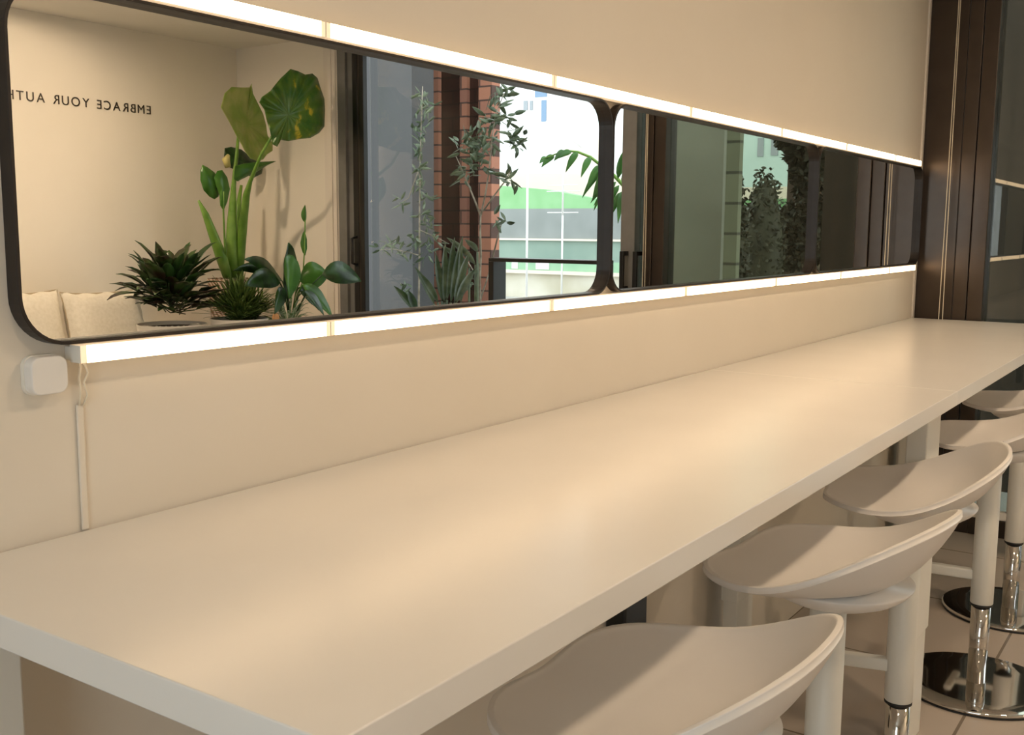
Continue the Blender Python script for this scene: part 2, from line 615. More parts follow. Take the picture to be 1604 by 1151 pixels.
def copy_tree(o, parent=None):
    c = o.copy()
    COL.objects.link(c)
    c.parent = parent
    for ch in list(o.children):
        copy_tree(ch, c)
    return c


stool0 = make_stool()
STOOLS = [(1.044, .496, .024, 'white bar stool nearest the camera, cut off by the bottom edge of the photo'),
          (1.638, .496, -.104, 'second white bar stool from the near end, over the nearest white column'),
          (2.206, .511, .266, 'middle white bar stool in the row, beside the counter leg'),
          (2.94, .482, .10, 'fourth white bar stool, right behind the counter leg, chrome base showing'),
          (3.61, .508, .05, 'farthest white bar stool in the row, closest to the tinted window')]
kids = list(stool0.children)
for i, (x, yr, rz, lab) in enumerate(STOOLS):
    s = stool0 if i == 0 else copy_tree(stool0)
    s.location = (x, yr - 1.07, 0)
    s.rotation_euler = (0, 0, rz)
    s['label'] = lab

# ================================================================== MIRRORS
def rrect(x0, x1, z0, z1, r, n=10):
    P = []
    for cx_, cz_, a0 in ((x1 - r, z1 - r, 0), (x0 + r, z1 - r, 90), (x0 + r, z0 + r, 180), (x1 - r, z0 + r, 270)):
        for k in range(n + 1):
            a = math.radians(a0 + 90 * k / n)
            P.append((cx_ + r * math.cos(a), cz_ + r * math.sin(a)))
    return P


MZ0, MZ1 = 1.0905, 1.4760
MX = [(.613, 1.8885), (1.8895, 3.166), (3.167, 4.4435)]
ML = ['long wall mirror with rounded corners, nearest the camera, showing plants and the street',
      'middle one of the three black-framed wall mirrors, showing a tinted window',
      'farthest of the three black-framed wall mirrors, next to the window wall']
for (a, b), lab in zip(MX, ML):
    t = thing('wall_mirror', lab, 'mirror', ((a + b) / 2, 0, (MZ0 + MZ1) / 2), 'black framed mirrors between the light strips')
    o_ = rrect(a, b, MZ0, MZ1, .055)
    i_ = rrect(a + .004, b - .004, MZ0 + .004, MZ1 - .004, .051)
    m_ = MB()
    ring = [[(x, -.0005, z) for x, z in o_], [(x, -.0205, z) for x, z in o_], [(x, -.021, z) for x, z in rrect(a + .0008, b - .0008, MZ0 + .0008, MZ1 - .0008, .0542)],
            [(x, -.021, z) for x, z in i_], [(x, -.0042, z) for x, z in i_], [(x, -.0005, z) for x, z in i_]]
    m_.rings(ring + [ring[0]])
    m_.build('frame', M['blackframe'], t)
    g = MB()
    i2 = rrect(a + .0035, b - .0035, MZ0 + .0035, MZ1 - .0035, .0512)
    g.rings([[(x, -.0012, z) for x, z in i2], [(x, -.005, z) for x, z in i2]], True, True)
    g.build('mirror_glass', M['mirror'], t)

# ================================================================== LIGHT STRIPS
JX = [.675, 1.066] + [1.066 + .5825 * k for k in range(1, 6)] + [4.366]


def strip(z0, z1, a, b, lab, grp):
    t = thing('light_strip', lab, 'light strip', ((a + b) / 2, 0, (z0 + z1) / 2), grp)
    bx(a + .001, b - .001, -.010, -.0005, z0 + .002, z1 - .002).build('housing', M['ledhouse'], t)
    df = bx(a + .0085, b - .0085, -.030, -.010, z0, z1).build('diffuser', M['led'], t)
    faces_by_side(df, M['led'], M['ledside'], M['ledhouse'])
    for e0, e1 in ((a + .0008, a + .0085), (b - .0085, b - .0008)):
        faces_by_side(bx(e0, e1, -.030, -.010, z0, z1).build('end_cap', M['ledend'], t), M['ledend'], M['ledend'], M['ledtip_glow'] if e1 > 4.36 else M['ledhouse'])


def faces_by_side(o, front, side, end):
    me = o.data
    me.materials.clear()
    for q in (front, side, end):
        me.materials.append(q)
    for p in me.polygons:
        p.material_index = 0 if p.normal.y < -.7 else (2 if abs(p.normal.x) > .7 else 1)


names = ['first short', 'second', 'third', 'fourth', 'fifth', 'sixth', 'last short']
for k in range(7):
    strip(1.4770, 1.4965, JX[k], JX[k + 1], 'glowing warm light strip above the mirrors, %s one from the left' % names[k], 'light strips above the mirrors')
    strip(1.0695, 1.0890, JX[k], JX[k + 1], 'glowing warm light strip below the mirrors, %s one from the left' % names[k], 'light strips below the mirrors')

# ---- white device, cable and duct -------------------------------------------
dv = MB()
P0 = rrect(.6237, .6669, 1.0378, 1.0796, .011, 8)
P0 = [(x, z) for x, z in P0]
ring = [[(x, -.0005, z) for x, z in P0], [(x, -.016, z) for x, z in P0],
        [(.6453 + (x - .6453) * .985, -.0185, 1.0587 + (z - 1.0587) * .985) for x, z in P0],
        [(.6453 + (x - .6453) * .94, -.0195, 1.0587 + (z - 1.0587) * .94) for x, z in P0]]
dvt = thing('wall_switch', 'small white rounded switch box below the left end of the mirror', 'switch', (.6453, 0, 1.0587))
dv.rings(ring, True, True).build('cover', M['device'], dvt, smooth=False, bevel=.0008)
P1 = [(.6453 + (x - .6453) * 1.05, 1.0587 + (z - 1.0587) * 1.05) for x, z in P0]
MB().rings([[(x, -.0003, z) for x, z in P1], [(x, -.006, z) for x, z in P1]], True, True).build('back_plate', M['ledhouse'], dvt)
dct = MB().box(.685, .694, -.004, -.0005, CT + .0005, 1.0195).build('cable_duct', M['wall'], bevel=.002)
tag(dct, 'slim cream cable duct running down the wall to the counter', 'cable duct')
cb = MB()
cb.tube([(.688, -.005, 1.0185), (.689, -.007, 1.035), (.687, -.008, 1.05), (.690, -.007, 1.062), (.688, -.006, 1.0895)], .0016, 8)
cb.tube([(.693, -.005, 1.0185), (.696, -.009, 1.03), (.692, -.009, 1.045), (.698, -.009, 1.055), (.6945, -.009, 1.064), (.690, -.006, 1.072)], .0014, 8)
tag(cb.build('cable', M['cord'], smooth=True), 'thin pale cable from the light strip into the wall duct', 'cable')

# ================================================================== ALCOVE (seen in the mirror)
# the text faces the mirrors (+y): it reads towards -x, each letter its own mesh
txt = thing('wall_lettering', 'black capital lettering EMBRACE YOUR AUTH on the cream alcove wall', 'lettering', (3.842, YB + .003, 1.851))
glyphs = []
for ch_ in 'EMBRACE YOUR AUTH':
    if ch_ == ' ':
        glyphs.append(None)
        continue
    cu = bpy.data.curves.new('letter', 'FONT')
    cu.body = ch_
    cu.size = .068
    cu.extrude = .0012
    to = bpy.data.objects.new('letter_curve', cu)
    COL.objects.link(to)
    bpy.context.view_layer.update()
    me = bpy.data.meshes.new_from_object(to.evaluated_get(bpy.context.evaluated_depsgraph_get()))
    bpy.data.objects.remove(to)
    xs = [v.co.x for v in me.vertices]
    glyphs.append((me, min(xs), max(xs)))
tot = sum(g_[2] - g_[1] for g_ in glyphs if g_)
gap = (.853 - tot - 2 * .016) / 16
xc = 0.0
for g_ in glyphs:
    if g_ is None:
        xc += .016 + gap
        continue
    me, a0, a1 = g_
    if not me.materials:
        me.materials.append(M['letters'])
    me.materials[0] = M['letters']
    l_ = bpy.data.objects.new('letter', me)
    COL.objects.link(l_)
    l_.parent = txt
    l_.rotation_euler = (math.radians(90), 0, math.radians(180))
    l_.location = (-(xc - a0), 0, 0)
    xc += a1 - a0 + gap

BZ = .47
bn = thing('alcove_bench', 'low cream bench along the alcove wall under cushions and plants', 'bench', (2.6, -3.75, 0))
bx(.8, XW - .02, YB + .002, -3.40, .0, BZ - .05).build('bench_base', M['bench'], bn, bevel=.005)
bx(.79, XW - .02, YB + .002, -3.385, BZ - .05, BZ).build('bench_top', M['bench'], bn, bevel=.006)


def cushion(cx_, yv, w, h, lab, rz, tilt):
    t = thing('cushion', lab, 'cushion', (cx_, 1.06 - yv, BZ + .012), 'cream cushions on the alcove bench')
    t.rotation_euler = (tilt, 0, rz)
    t['_o'] = [0, 0, 0]
    N = 22
    top, bot = [], []
    rnd = random.Random(int(cx_ * 100))
    for i in range(N + 1):
        for j in range(N + 1):
            u, v = i / N * 2 - 1, j / N * 2 - 1
            pin = .07 * (1 - .0)
            x = u * w / 2 * (1 - pin * (1 - abs(v) ** 3) * (abs(u) ** 6))
            z = v * h / 2 * (1 - pin * (1 - abs(u) ** 3) * (abs(v) ** 6)) + h / 2
            th = .085 * ((1 - u ** 4) * (1 - v ** 4)) ** .55
            cr = .006 * math.sin(u * 19 + v * 5) * (abs(v) ** 2) * (1 - abs(u) ** 4) + .004 * math.sin(v * 23 + u * 7) * abs(u) ** 3
            top.append((x, th + cr, z + .004 * math.sin(u * 13) * (v > .8)))
            bot.append((x, -th - cr, z + .004 * math.sin(u * 13) * (v > .8)))
    m_ = MB()
    fs = [(i * (N + 1) + j, (i + 1) * (N + 1) + j, (i + 1) * (N + 1) + j + 1, i * (N + 1) + j + 1) for i in range(N) for j in range(N)]
    m_.add(top, fs)
    m_.add(bot, [tuple(reversed(f)) for f in fs])
    m_.build('pillow', M['fabric'], t, smooth=True)
    e = []
    for s_ in np.linspace(-1, 1, 14):
        e.append((w / 2 * (1 - .07 * (1 - abs(s_) ** 3)), 0, s_ * h / 2 + h / 2))
    for s_ in np.linspace(1, -1, 14)[1:]:
        e.append((s_ * w / 2, 0, h / 2 * (1 - .07 * (1 - abs(s_) ** 3)) + h / 2))
    for s_ in np.linspace(1, -1, 14)[1:]:
        e.append((-w / 2 * (1 - .07 * (1 - abs(s_) ** 3)), 0, s_ * h / 2 + h / 2))
    MB().tube(e, .0035, 6).build('piping', M['seam'], t, smooth=True)
    return t


cushion(3.345, 4.86, .46, .41, 'cream cushion next to the bushy potted plant', 0.02, .22)
cushion(2.91, 4.93, .46, .42, 'cream cushion at the left edge of the mirror, beside another cushion', .0, .2)


# ---- pots and plants -----------------------------------------------------------
def pot(t, c, r0_, r1_, z0, z1, m_, soil=True, lip=.006):
    MB().lathe([(0, z0), (r0_, z0), (r1_, z1 - .004), (r1_, z1), (r1_ - lip, z1), (r1_ - lip * 1.4, z1 - .03), (r0_ * .8, z0 + .05), (0, z0 + .05)], 40, c) \
        .build('pot', m_, t, smooth=False, bevel=.001)
    MB().lathe([(0, z1 - .03), (r1_ - lip - .002, z1 - .03), (r1_ - lip - .002, z1 - .02), (0, z1 - .012)], 30, c).build('soil', M['soil'], t)


def blade_from_outline(pts, ctr, yv, cup, m_, name, parent, tiltx=0.0, tiltz=0.0, ripple=.0, edge=None, label=None):
    """big leaf: outline traced as directions, given its own depth, curvature and thickness"""
    n = len(pts)
    # densify outline
    out = []
    for i in range(n):
        a, b = pts[i], pts[(i + 1) % n]
        for k in range(4):
            u = k / 4
            out.append((a[0] + (b[0] - a[0]) * u, a[1] + (b[1] - a[1]) * u))
    rings_ = []
    for f in (.001, .2, .4, .6, .8, .93, 1.0):
        ring_ = []
        for k, (x, y) in enumerate(out):
            px, py = ctr[0] + (x - ctr[0]) * f, ctr[1] + (y - ctr[1]) * f
            d = yv + tiltx * (px - ctr[0]) + tiltz * (py - ctr[1]) + cup * f * f + ripple * f * math.sin(k * 1.15)
            ring_.append(sight(px, py, d))
        rings_.append(ring_)
    return MB().rings(rings_, True, False).build(name, m_, parent, smooth=True, solid=.0016, label=label)


# alocasia in a woven pot
al = thing('potted_alocasia', 'tall potted plant with two huge yellowing leaves in a woven pot', 'plant', tuple(sight(360, 440, 4.80) * 1.0))
al['_o'] = list(al.location)
ac = sight(362, 440, 4.80)
pot(al, (ac.x, ac.y), .10, .135, BZ, .925, M['weave'])
blade_from_outline([(346, 168), (352, 146), (363, 136), (378, 137), (391, 137), (394, 131), (396, 146), (404, 162), (412, 178), (417, 196), (419, 212), (427, 224), (427, 236), (418, 242), (412, 250), (402, 252), (392, 248), (383, 236), (378, 226), (371, 214), (362, 196)],
                   (385, 195), 4.72, -.05, M['leaf_back'], 'leaf', al, tiltx=.0015, ripple=.008, label='pale yellow-green leaf seen from its underside')
blade_from_outline([(455, 108), (468, 112), (478, 117), (489, 115), (497, 122), (502, 138), (508, 155), (509, 172), (508, 198), (500, 208), (486, 216), (468, 218), (452, 221), (440, 219), (434, 230), (427, 226), (423, 205), (418, 190), (414, 172), (406, 160), (410, 152), (424, 142), (430, 134), (440, 122)],
                   (452, 180), 4.22, .05, M['leaf_big'], 'leaf', al, tiltx=.001, ripple=.01, label='dark green leaf with yellow and brown blotches')
blade_from_outline([(352, 232), (362, 230), (378, 234), (392, 245), (408, 256), (412, 262), (410, 272), (398, 278), (380, 272), (360, 262), (350, 252)],
                   (375, 252), 4.86, .03, M['leaf_dark'], 'leaf', al, ripple=.006)
blade_from_outline([(368, 260), (384, 256), (400, 254), (418, 253), (433, 252), (420, 258), (404, 268), (388, 276), (372, 284), (366, 280)],
                   (392, 266), 4.66, .02, M['leaf_mid'], 'leaf', al)
blade_from_outline([(317, 258), (325, 262), (336, 270), (343, 282), (345, 296), (342, 308), (336, 312), (328, 308), (319, 298), (314, 282), (314, 268)],
                   (328, 284), 4.62, .03, M['leaf_mid'], 'leaf', al)
blade_from_outline([(340, 268), (348, 266), (356, 278), (360, 296), (356, 316), (350, 330), (345, 322), (344, 306), (338, 290), (335, 278)],
                   (349, 292), 4.60, .02, M['leaf_mid'], 'leaf', al)


def stem(pts, rads, m_, parent, name='stem'):
    return MB().tube([sight(*p) for p in pts], rads, 10).build(name, m_, parent, smooth=True)


stem([(363, 432, 4.78), (362, 400, 4.76), (363, 350, 4.75), (366, 290, 4.73), (371, 240, 4.72), (373, 214, 4.72)], [.042, .036, .028, .014, .010, .008], M['stem_green'], al)
stem([(356, 432, 4.74), (346, 400, 4.72), (334, 368, 4.72), (322, 336, 4.72), (311, 314, 4.72)], [.028, .034, .027, .019, .006], M['stem_green'], al)
stem([(372, 436, 4.78), (376, 395, 4.74), (381, 345, 4.70), (386, 305, 4.64), (392, 284, 4.58), (410, 240, 4.40), (440, 190, 4.26)], [.034, .030, .026, .02, .012, .008, .006], M['stem_green'], al)
stem([(368, 434, 4.82), (366, 380, 4.84), (372, 330, 4.86), (378, 290, 4.86)], [.026, .02, .017, .008], M['stem_green'], al)
stem([(356, 425, 4.74), (352, 380, 4.66), (350, 330, 4.62), (350, 300, 4.6)], [.008, .006, .005, .004], M['stem_green'], al)
stem([(357, 262, 4.68), (354, 250, 4.68), (358, 243, 4.68)], [.016, .022, .010], leafmat('bud_yellow', (.55, .48, .15), (.65, .58, .25)), al, 'flower_bud')
stem([(364, 448, 4.80), (362, 436, 4.78)], [.036, .040], M['bark'], al, 'stem_base')

# bushy bronze plant in a white pot
def bush(t, c, n, zlo, zhi, L, Wd, m_, seed, name='foliage', elev=(5, 80), zsq=1.0, fold=.3):
    rnd = random.Random(seed)
    g = MB()
    for _ in range(n):
        a = rnd.uniform(0, 2 * math.pi)
        e = math.radians(rnd.uniform(*elev))
        b = Vector((c.x + rnd.uniform(-.03, .03), c.y + rnd.uniform(-.03, .03), rnd.uniform(zlo, zhi)))
        l = L * rnd.uniform(.7, 1.12)
        d = Vector((math.cos(a) * math.cos(e), math.sin(a) * math.cos(e), math.sin(e) * zsq))
        st = b + d * l * rnd.uniform(.3, .55)
        tp = b + d * l + Vector((0, 0, -.04 * rnd.random()))
        g.leaf(st, tp, Wd * rnd.uniform(.75, 1.2), droop=rnd.uniform(.0, .12), fold=fold, n=6, wav=.02)
        if rnd.random() < .5:
            g.tube([b, st], .0025, 5)
    return g.build(name, m_, t, smooth=True, solid=.001)


bc = sight(268, 470, 4.50)
t = thing('potted_calathea', 'bushy dark bronze and green potted plant in a white pot', 'plant', (bc.x, bc.y, BZ))
pot(t, (bc.x, bc.y), .14, .175, BZ, sight(285, 508, 4.42).z, M['potwhite'])
bush(t, bc, 70, .78, .90, .33, .08, M['leaf_croton'], 5, elev=(2, 76))
bush(t, bc + Vector((.03, .02, 0)), 40, .765, .82, .22, .07, M['leaf_croton'], 15, elev=(4, 42))
bush(t, bc, 26, .80, .90, .33, .055, M['leaf_mid'] if False else M['leaf_dark'], 8, elev=(18, 62))
g = MB()
rnd = random.Random(3)
for k in range(16):
    a = math.radians(10 + k * 13)
    r_ = .125 + rnd.uniform(-.015, .015)
    p = (bc.x + r_ * math.cos(a), bc.y + r_ * math.sin(a))
    z = sight(285, 508, 4.42).z - .018
    s_ = rnd.uniform(.012, .02)
    g.lathe([(0, z), (s_, z + .004), (s_ * .9, z + .012), (0, z + .017)], 8, p)
g.build('pebbles', M['stone'], t, smooth=True)

# grassy fern
fc = sight(375, 500, 4.30)
t = thing('potted_fern', 'low mossy green fern with fine fronds beside the woven pot', 'plant', (fc.x, fc.y, BZ))
pot(t, (fc.x, fc.y), .11, .15, BZ, .745, M['potwhite'])
bush(t, fc, 420, .72, .77, .23, .012, M['leaf_fern'], 21, elev=(15, 88), fold=.1)
bush(t, fc + Vector((.09, -.02, 0)), 200, .72, .76, .19, .012, M['leaf_fern'], 22, elev=(5, 88), fold=.1)

# orange wooden disc
oc = sight(432, 497, 4.06)
og = MB()
q0 = []
for k in range(28):
    a = 2 * math.pi * k / 28
    q0.append((math.cos(a) * .0205, math.sin(a) * .021))
og.rings([[(oc.x + x, oc.y - .004, oc.z + z) for x, z in q0], [(oc.x + x, oc.y + .004, oc.z + z) for x, z in q0]], True, True)
og.tube([(oc.x, oc.y, oc.z - .018), (oc.x, oc.y - .002, BZ + .28 - .09)], .002, 6)
tag(og.build('plant_tag', M['wood'], smooth=False), 'round orange wooden tag standing in front of the fern', 'plant tag')

# peace lily
lc = sight(455, 505, 4.22)
t = thing('potted_peace_lily', 'potted plant with broad arching green leaves beside the window frame', 'plant', (lc.x, lc.y, BZ))
pot(t, (lc.x, lc.y), .10, .135, BZ, .70, M['potwhite'])
LV = [((452, 470), (452, 380), 38, 4.20, 'leaf_dark'), ((458, 400), (453, 468), 34, 4.05, 'leaf_mid'),
      ((440, 445), (383, 406), 18, 4.30, 'leaf_dark'), ((442, 440), (365, 424), 15, 4.35, 'leaf_dark'),
      ((438, 442), (383, 448), 22, 4.15, 'leaf_dark'), ((470, 440), (515, 430), 30, 4.15, 'leaf_mid'),
      ((474, 446), (522, 500), 22, 4.05, 'leaf_mid'), ((505, 430), (566, 440), 27, 3.98, 'leaf_dark'),
      ((468, 450), (500, 486), 22, 4.20, 'leaf_dark'), ((446, 452), (430, 492), 18, 4.1, 'leaf_dark'),
      ((476, 455), (508, 495), 16, 4.0, 'leaf_dark')]
for kname in ('leaf_dark', 'leaf_mid'):
    g = MB()
    for (b, e, wd, yv, kk) in LV:
        if kk != kname:
            continue
        B, E_ = sight(*b, yv), sight(*e, yv - .06)
        g.leaf(B, E_, wd / 1638 * 6.4 * 1.25, side=(E_ - B).cross(Vector((.35, 1, .25))), droop=.10, fold=.12, n=10, peak=.42, wav=.012)
        base = Vector((lc.x, lc.y, .70))
        g.tube([base, base.lerp(B, .6) + Vector((0, 0, .04)), B], .003, 6)
    g.build('foliage', M[kname], t, smooth=True, solid=.001)
g = MB()
for k in range(46):
    a = k * 2.399
    b0 = Vector((lc.x - .06, lc.y + .05, .68))
    e0 = b0 + Vector((math.cos(a) * (.08 + .09 * random.random()), math.sin(a) * .12, .03 + .16 * random.random()))
    g.leaf(b0.lerp(e0, .25), e0, .012, droop=.25, fold=.2, n=6)
g.build('striped_foliage', leafmat('leaf_striped', (.10, .22, .08), (.42, .52, .36), None, 60, .4, .1), t, smooth=True, solid=.001)
g = MB()
g.tube([Vector((lc.x, lc.y, .70)), sight(474, 440, 4.18), sight(477, 390, 4.16), sight(478, 345, 4.16)], .0035, 6)
g.build('stem', M['stem_green'], t, smooth=True)
g = MB()
g.leaf(sight(478, 349, 4.16), sight(478, 321, 4.16), .034, side=Vector((1, .2, 0)), fold=.8, n=8)
g.leaf(sight(478, 400, 4.16), sight(477, 360, 4.16), .042, side=Vector((1, .2, 0)), fold=.5, n=8, wav=.05)
g.build('flower', M['leaf_mid'], t, smooth=True, solid=.001)

# ---- black open frame standing in front of window 1 -------------------------------
FX0, FX1 = 4.20, 4.31
ya, yb_ = 1.06 - FX0 / 1.390, 1.06 - FX0 / 1.764
zt = 1.22 - .0335 * FX0
t = thing('display_frame', 'black open rectangular metal frame standing by the clear window', 'frame', ((FX0 + FX1) / 2, (ya + yb_) / 2, 0))
bx(FX0, FX1, ya, yb_, zt - .018, zt).build('top_rail', M['black'], t, bevel=.002)
bx(FX0, FX1, ya, ya + .03, 0, zt - .018).build('side_post', M['black'], t, bevel=.002)
bx(FX0, FX1, yb_ - .022, yb_, 0, zt - .018).build('side_post', M['black'], t, bevel=.002)
bx(FX0, FX1, ya + .03, yb_ - .022, .0, .02).build('bottom_rail', M['black'], t, bevel=.002)

# ================================================================== OUTSIDE
M['pave'] = mixnoise(mat('pavement', (.42, .42, .40), .85), (.36, .36, .34), (.48, .47, .45), 2)
M['greywall'] = mixnoise(mat('grey_cladding', (.05, .05, .055), .5), (.040, .039, .040), (.052, .050, .051), 1.5, stretch=(1, 1, .3))
M['concrete'] = mixnoise(mat('olive_concrete', (.30, .30, .24), .8), (.26, .26, .21), (.33, .33, .27), 2)
M['whitewall'] = mixnoise(mat('white_render', (.80, .80, .78), .8), (.76, .76, .75), (.84, .84, .82), .5)
M['greywhite'] = mixnoise(mat('grey_render', (.50, .52, .54), .8), (.46, .48, .5), (.54, .56, .58), .5)
M['peach'] = mat('peach_render', (.80, .66, .58), .8)
M['green'] = mixnoise(mat('green_paint', (.24, .48, .22), .7), (.21, .44, .19), (.28, .52, .26), 2)
M['palegreen'] = mixnoise(mat('pale_green_paint', (.30, .50, .32), .7), (.27, .47, .30), (.35, .54, .36), 2)
M['hoard'] = mixnoise(mat('grey_paint', (.26, .28, .27), .75), (.24, .26, .25), (.29, .31, .30), 2)
M['hoard2'] = mixnoise(mat('grey_green_paint', (.24, .33, .28), .75), (.22, .31, .26), (.27, .36, .30), 2)
M['cream'] = mixnoise(mat('cream_render', (.62, .57, .44), .85), (.50, .45, .32), (.72, .68, .58), .9)
M['ledge'] = mat('pale_ledge', (.80, .70, .58), .8)
M['pole'] = mat('pale_pole', (.80, .78, .76), .5)
M['winblue'] = mat('blue_window', (.18, .28, .42), .25)
M['windark'] = mat('grey_window', (.30, .33, .36), .25)
M['teal'] = mixnoise(mat('teal_render', (.56, .70, .66), .8), (.52, .66, .62), (.60, .74, .70), .5)

og = bx(XW + .14, 70, -45, 20, -.12, -.02).build('ground', M['pave'])
struct(og, 'grey street and pavement beyond the windows', 'ground')
o = bx(5.95, 6.2, -7.5, -3.905, -.02, 4.2).build('grey_panel_wall', M['greywall'])
tag(o, 'plain dark grey clad wall outside the clear window', 'wall panel')

t = thing('brick_facade', 'brown brick facade with projecting orange brick piers beyond the window', 'building', (7.2, -4.5, 0))
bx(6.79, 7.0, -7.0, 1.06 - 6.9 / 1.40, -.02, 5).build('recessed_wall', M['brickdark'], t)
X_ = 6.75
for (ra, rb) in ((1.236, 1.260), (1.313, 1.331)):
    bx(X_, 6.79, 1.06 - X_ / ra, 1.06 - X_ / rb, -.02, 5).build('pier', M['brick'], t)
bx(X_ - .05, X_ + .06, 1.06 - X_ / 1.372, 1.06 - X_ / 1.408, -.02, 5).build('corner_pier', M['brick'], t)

# street wall with coloured bands, 16 m away
SX = 16.0
t = thing('street_wall', 'long painted street wall with green and grey bands and a cream base', 'wall', (SX, -9, 0))
bx(SX, SX + .3, -16, 6, -.02, .42).build('cream_base', M['cream'], t)
bx(SX - .08, SX + .3, -16, 6, .42, .48).build('ledge', M['ledge'], t)
bx(SX, SX + .3, -16, 6, .48, .66).build('pale_green_band', M['palegreen'], t)
bx(SX, SX + .3, -16, 6, .66, 1.02).build('grey_green_band', M['hoard2'], t)
bx(SX - .05, SX + .3, -16, 6, 1.02, 1.055).build('rail', M['ledge'], t)
bx(SX, SX + .3, -16, 6, 1.055, 1.59).build('grey_band', M['hoard'], t)
ys = [1.06 - SX / 1.40, 1.06 - SX / 1.5, 1.06 - SX / 1.78, -5]
g = MB()
P = [(-16, 1.59), (6, 1.59), (6, 1.72), (-7.93, 1.72), (-9.2, 1.93), (-10.4, 2.03), (-16, 2.1)]
g.rings([[(SX, y, z) for y, z in P], [(SX + .3, y, z) for y, z in P]], True, True)
g.build('green_band', M['green'], t)
bx(SX - .01, SX, 1.06 - SX / 1.532, 1.06 - SX / 1.575, .50, .65).build('poster', M['pole'], t)
bx(SX - .01, SX, 1.06 - SX / 1.458, 1.06 - SX / 1.476, .50, .65).build('poster', M['pole'], t)

# ramp / road behind, pale
P = [(-20, 1.9), (-6, 1.4), (8, 1.4), (8, 2.0), (-7.5, 2.0), (-9.5, 2.32), (-20, 2.6)]
o = MB().rings([[(SX + 2.2, y, z) for y, z in P], [(SX + 2.5, y, z) for y, z in P]], True, True).build('parapet', M['ledge'])
tag(o, 'sloping pale parapet above the green band of the street wall', 'parapet')

yp = 1.06 - 12 / 1.503
o = MB().tube([(12, yp, -.02), (12, yp, 1.98)], .016, 10).build('street_post', M['pole'], smooth=True)
tag(o, 'tall thin pale post in front of the banded street wall', 'post')
yp = 1.06 - 15 / 1.618
g = MB().tube([(15, yp, 1.45), (15, yp, 2.9)], .016, 8)
for zz, l in ((1.85, .32), (1.95, .28), (1.5, .30)):
    g.tube([(15, yp - l, zz), (15, yp + l, zz)], .009, 6)
g.tube([(15, yp, -.02), (15, yp, 1.45)], .016, 8)
g.tube([(15, yp - .35, 3.0), (15, yp, 2.8), (15, yp + .35, 2.55)], .012, 6)
o = g.build('aerial_mast', M['pole'], smooth=True)
tag(o, 'white mast with short crossbars standing by the street wall', 'mast')


def building(name, x, ra, rb, z1, m_, label, wins, base=-.02, cat='building', dp=.6):
    y0, y1 = 1.06 - x / ra, 1.06 - x / rb
    t = thing(name, label, cat, (x, (y0 + y1) / 2, 0))
    bx(x, x + dp, y0, y1, base, z1).build('walls', m_, t)
    for (pxa, pya, pxb, pyb, mk) in wins:
        a = sightx(pxa, pya, x - .03); b = sightx(pxb, pyb, x - .03)
        w_ = bx(x - .03, x + .02, min(a.y, b.y), max(a.y, b.y), min(a.z, b.z), max(a.z, b.z)).build('window', M[mk], t)
    return t


building('white_building', 30, 1.40, 1.645, 12, M['whitewall'], 'sunlit white building with blue windows beyond the street wall',
         [(838, 132, 856, 151, 'winblue'), (848, 157, 855, 190, 'winblue'), (820, 158, 826, 172, 'windark'), (830, 158, 834, 172, 'windark'), (812, 120, 822, 130, 'windark')])
building('pale_tower', 34, 1.645, 1.735, 14, M['whitewall'], 'white tower with narrow slit windows behind the palm frond',
         [(890, 156, 892, 187, 'windark'), (900, 156, 904, 186, 'windark'), (881, 140, 884, 150, 'windark')])
building('grey_block', 28, 1.735, 2.0, 12, M['whitewall'], 'pale block with small grey windows at the right edge of the near mirror',
         [(930, 160, 935, 170, 'windark'), (941, 196, 944, 235, 'windark'), (949, 196, 951, 230, 'windark'), (939, 240, 943, 262, 'windark')])
o = bx(24, 25, 1.06 - 24 / 1.62, 1.06 - 24 / 1.71, 1.2, 3.6).build('peach_wall', M['peach'])
o.scale = (1, 1, 1)
tag(o, 'low peach coloured wall between the white buildings', 'wall')
building('teal_building', 26, 2.35, 3.2, 12, M['teal'], 'pale teal building with tall dark windows seen through the tinted glass',
         [(1187, 216, 1195, 245, 'windark'), (1208, 218, 1218, 243, 'windark')])
building('olive_column', 6.0, 2.035, 2.33, 4.4, M['concrete'], 'olive grey concrete column just outside the tinted window', [], cat='column', dp=.04)
o = bx(6.6, 6.66, 1.06 - 6.6 / 2.335, 1.06 - 6.6 / 2.425, -.02, 4.4).build('brick_column', brickmat('olive_brick', (.30, .31, .22), (.26, .27, .19), (.12, .12, .09), 1, .3, .2, .01))
tag(o, 'narrow olive brick column beside the concrete column', 'column')


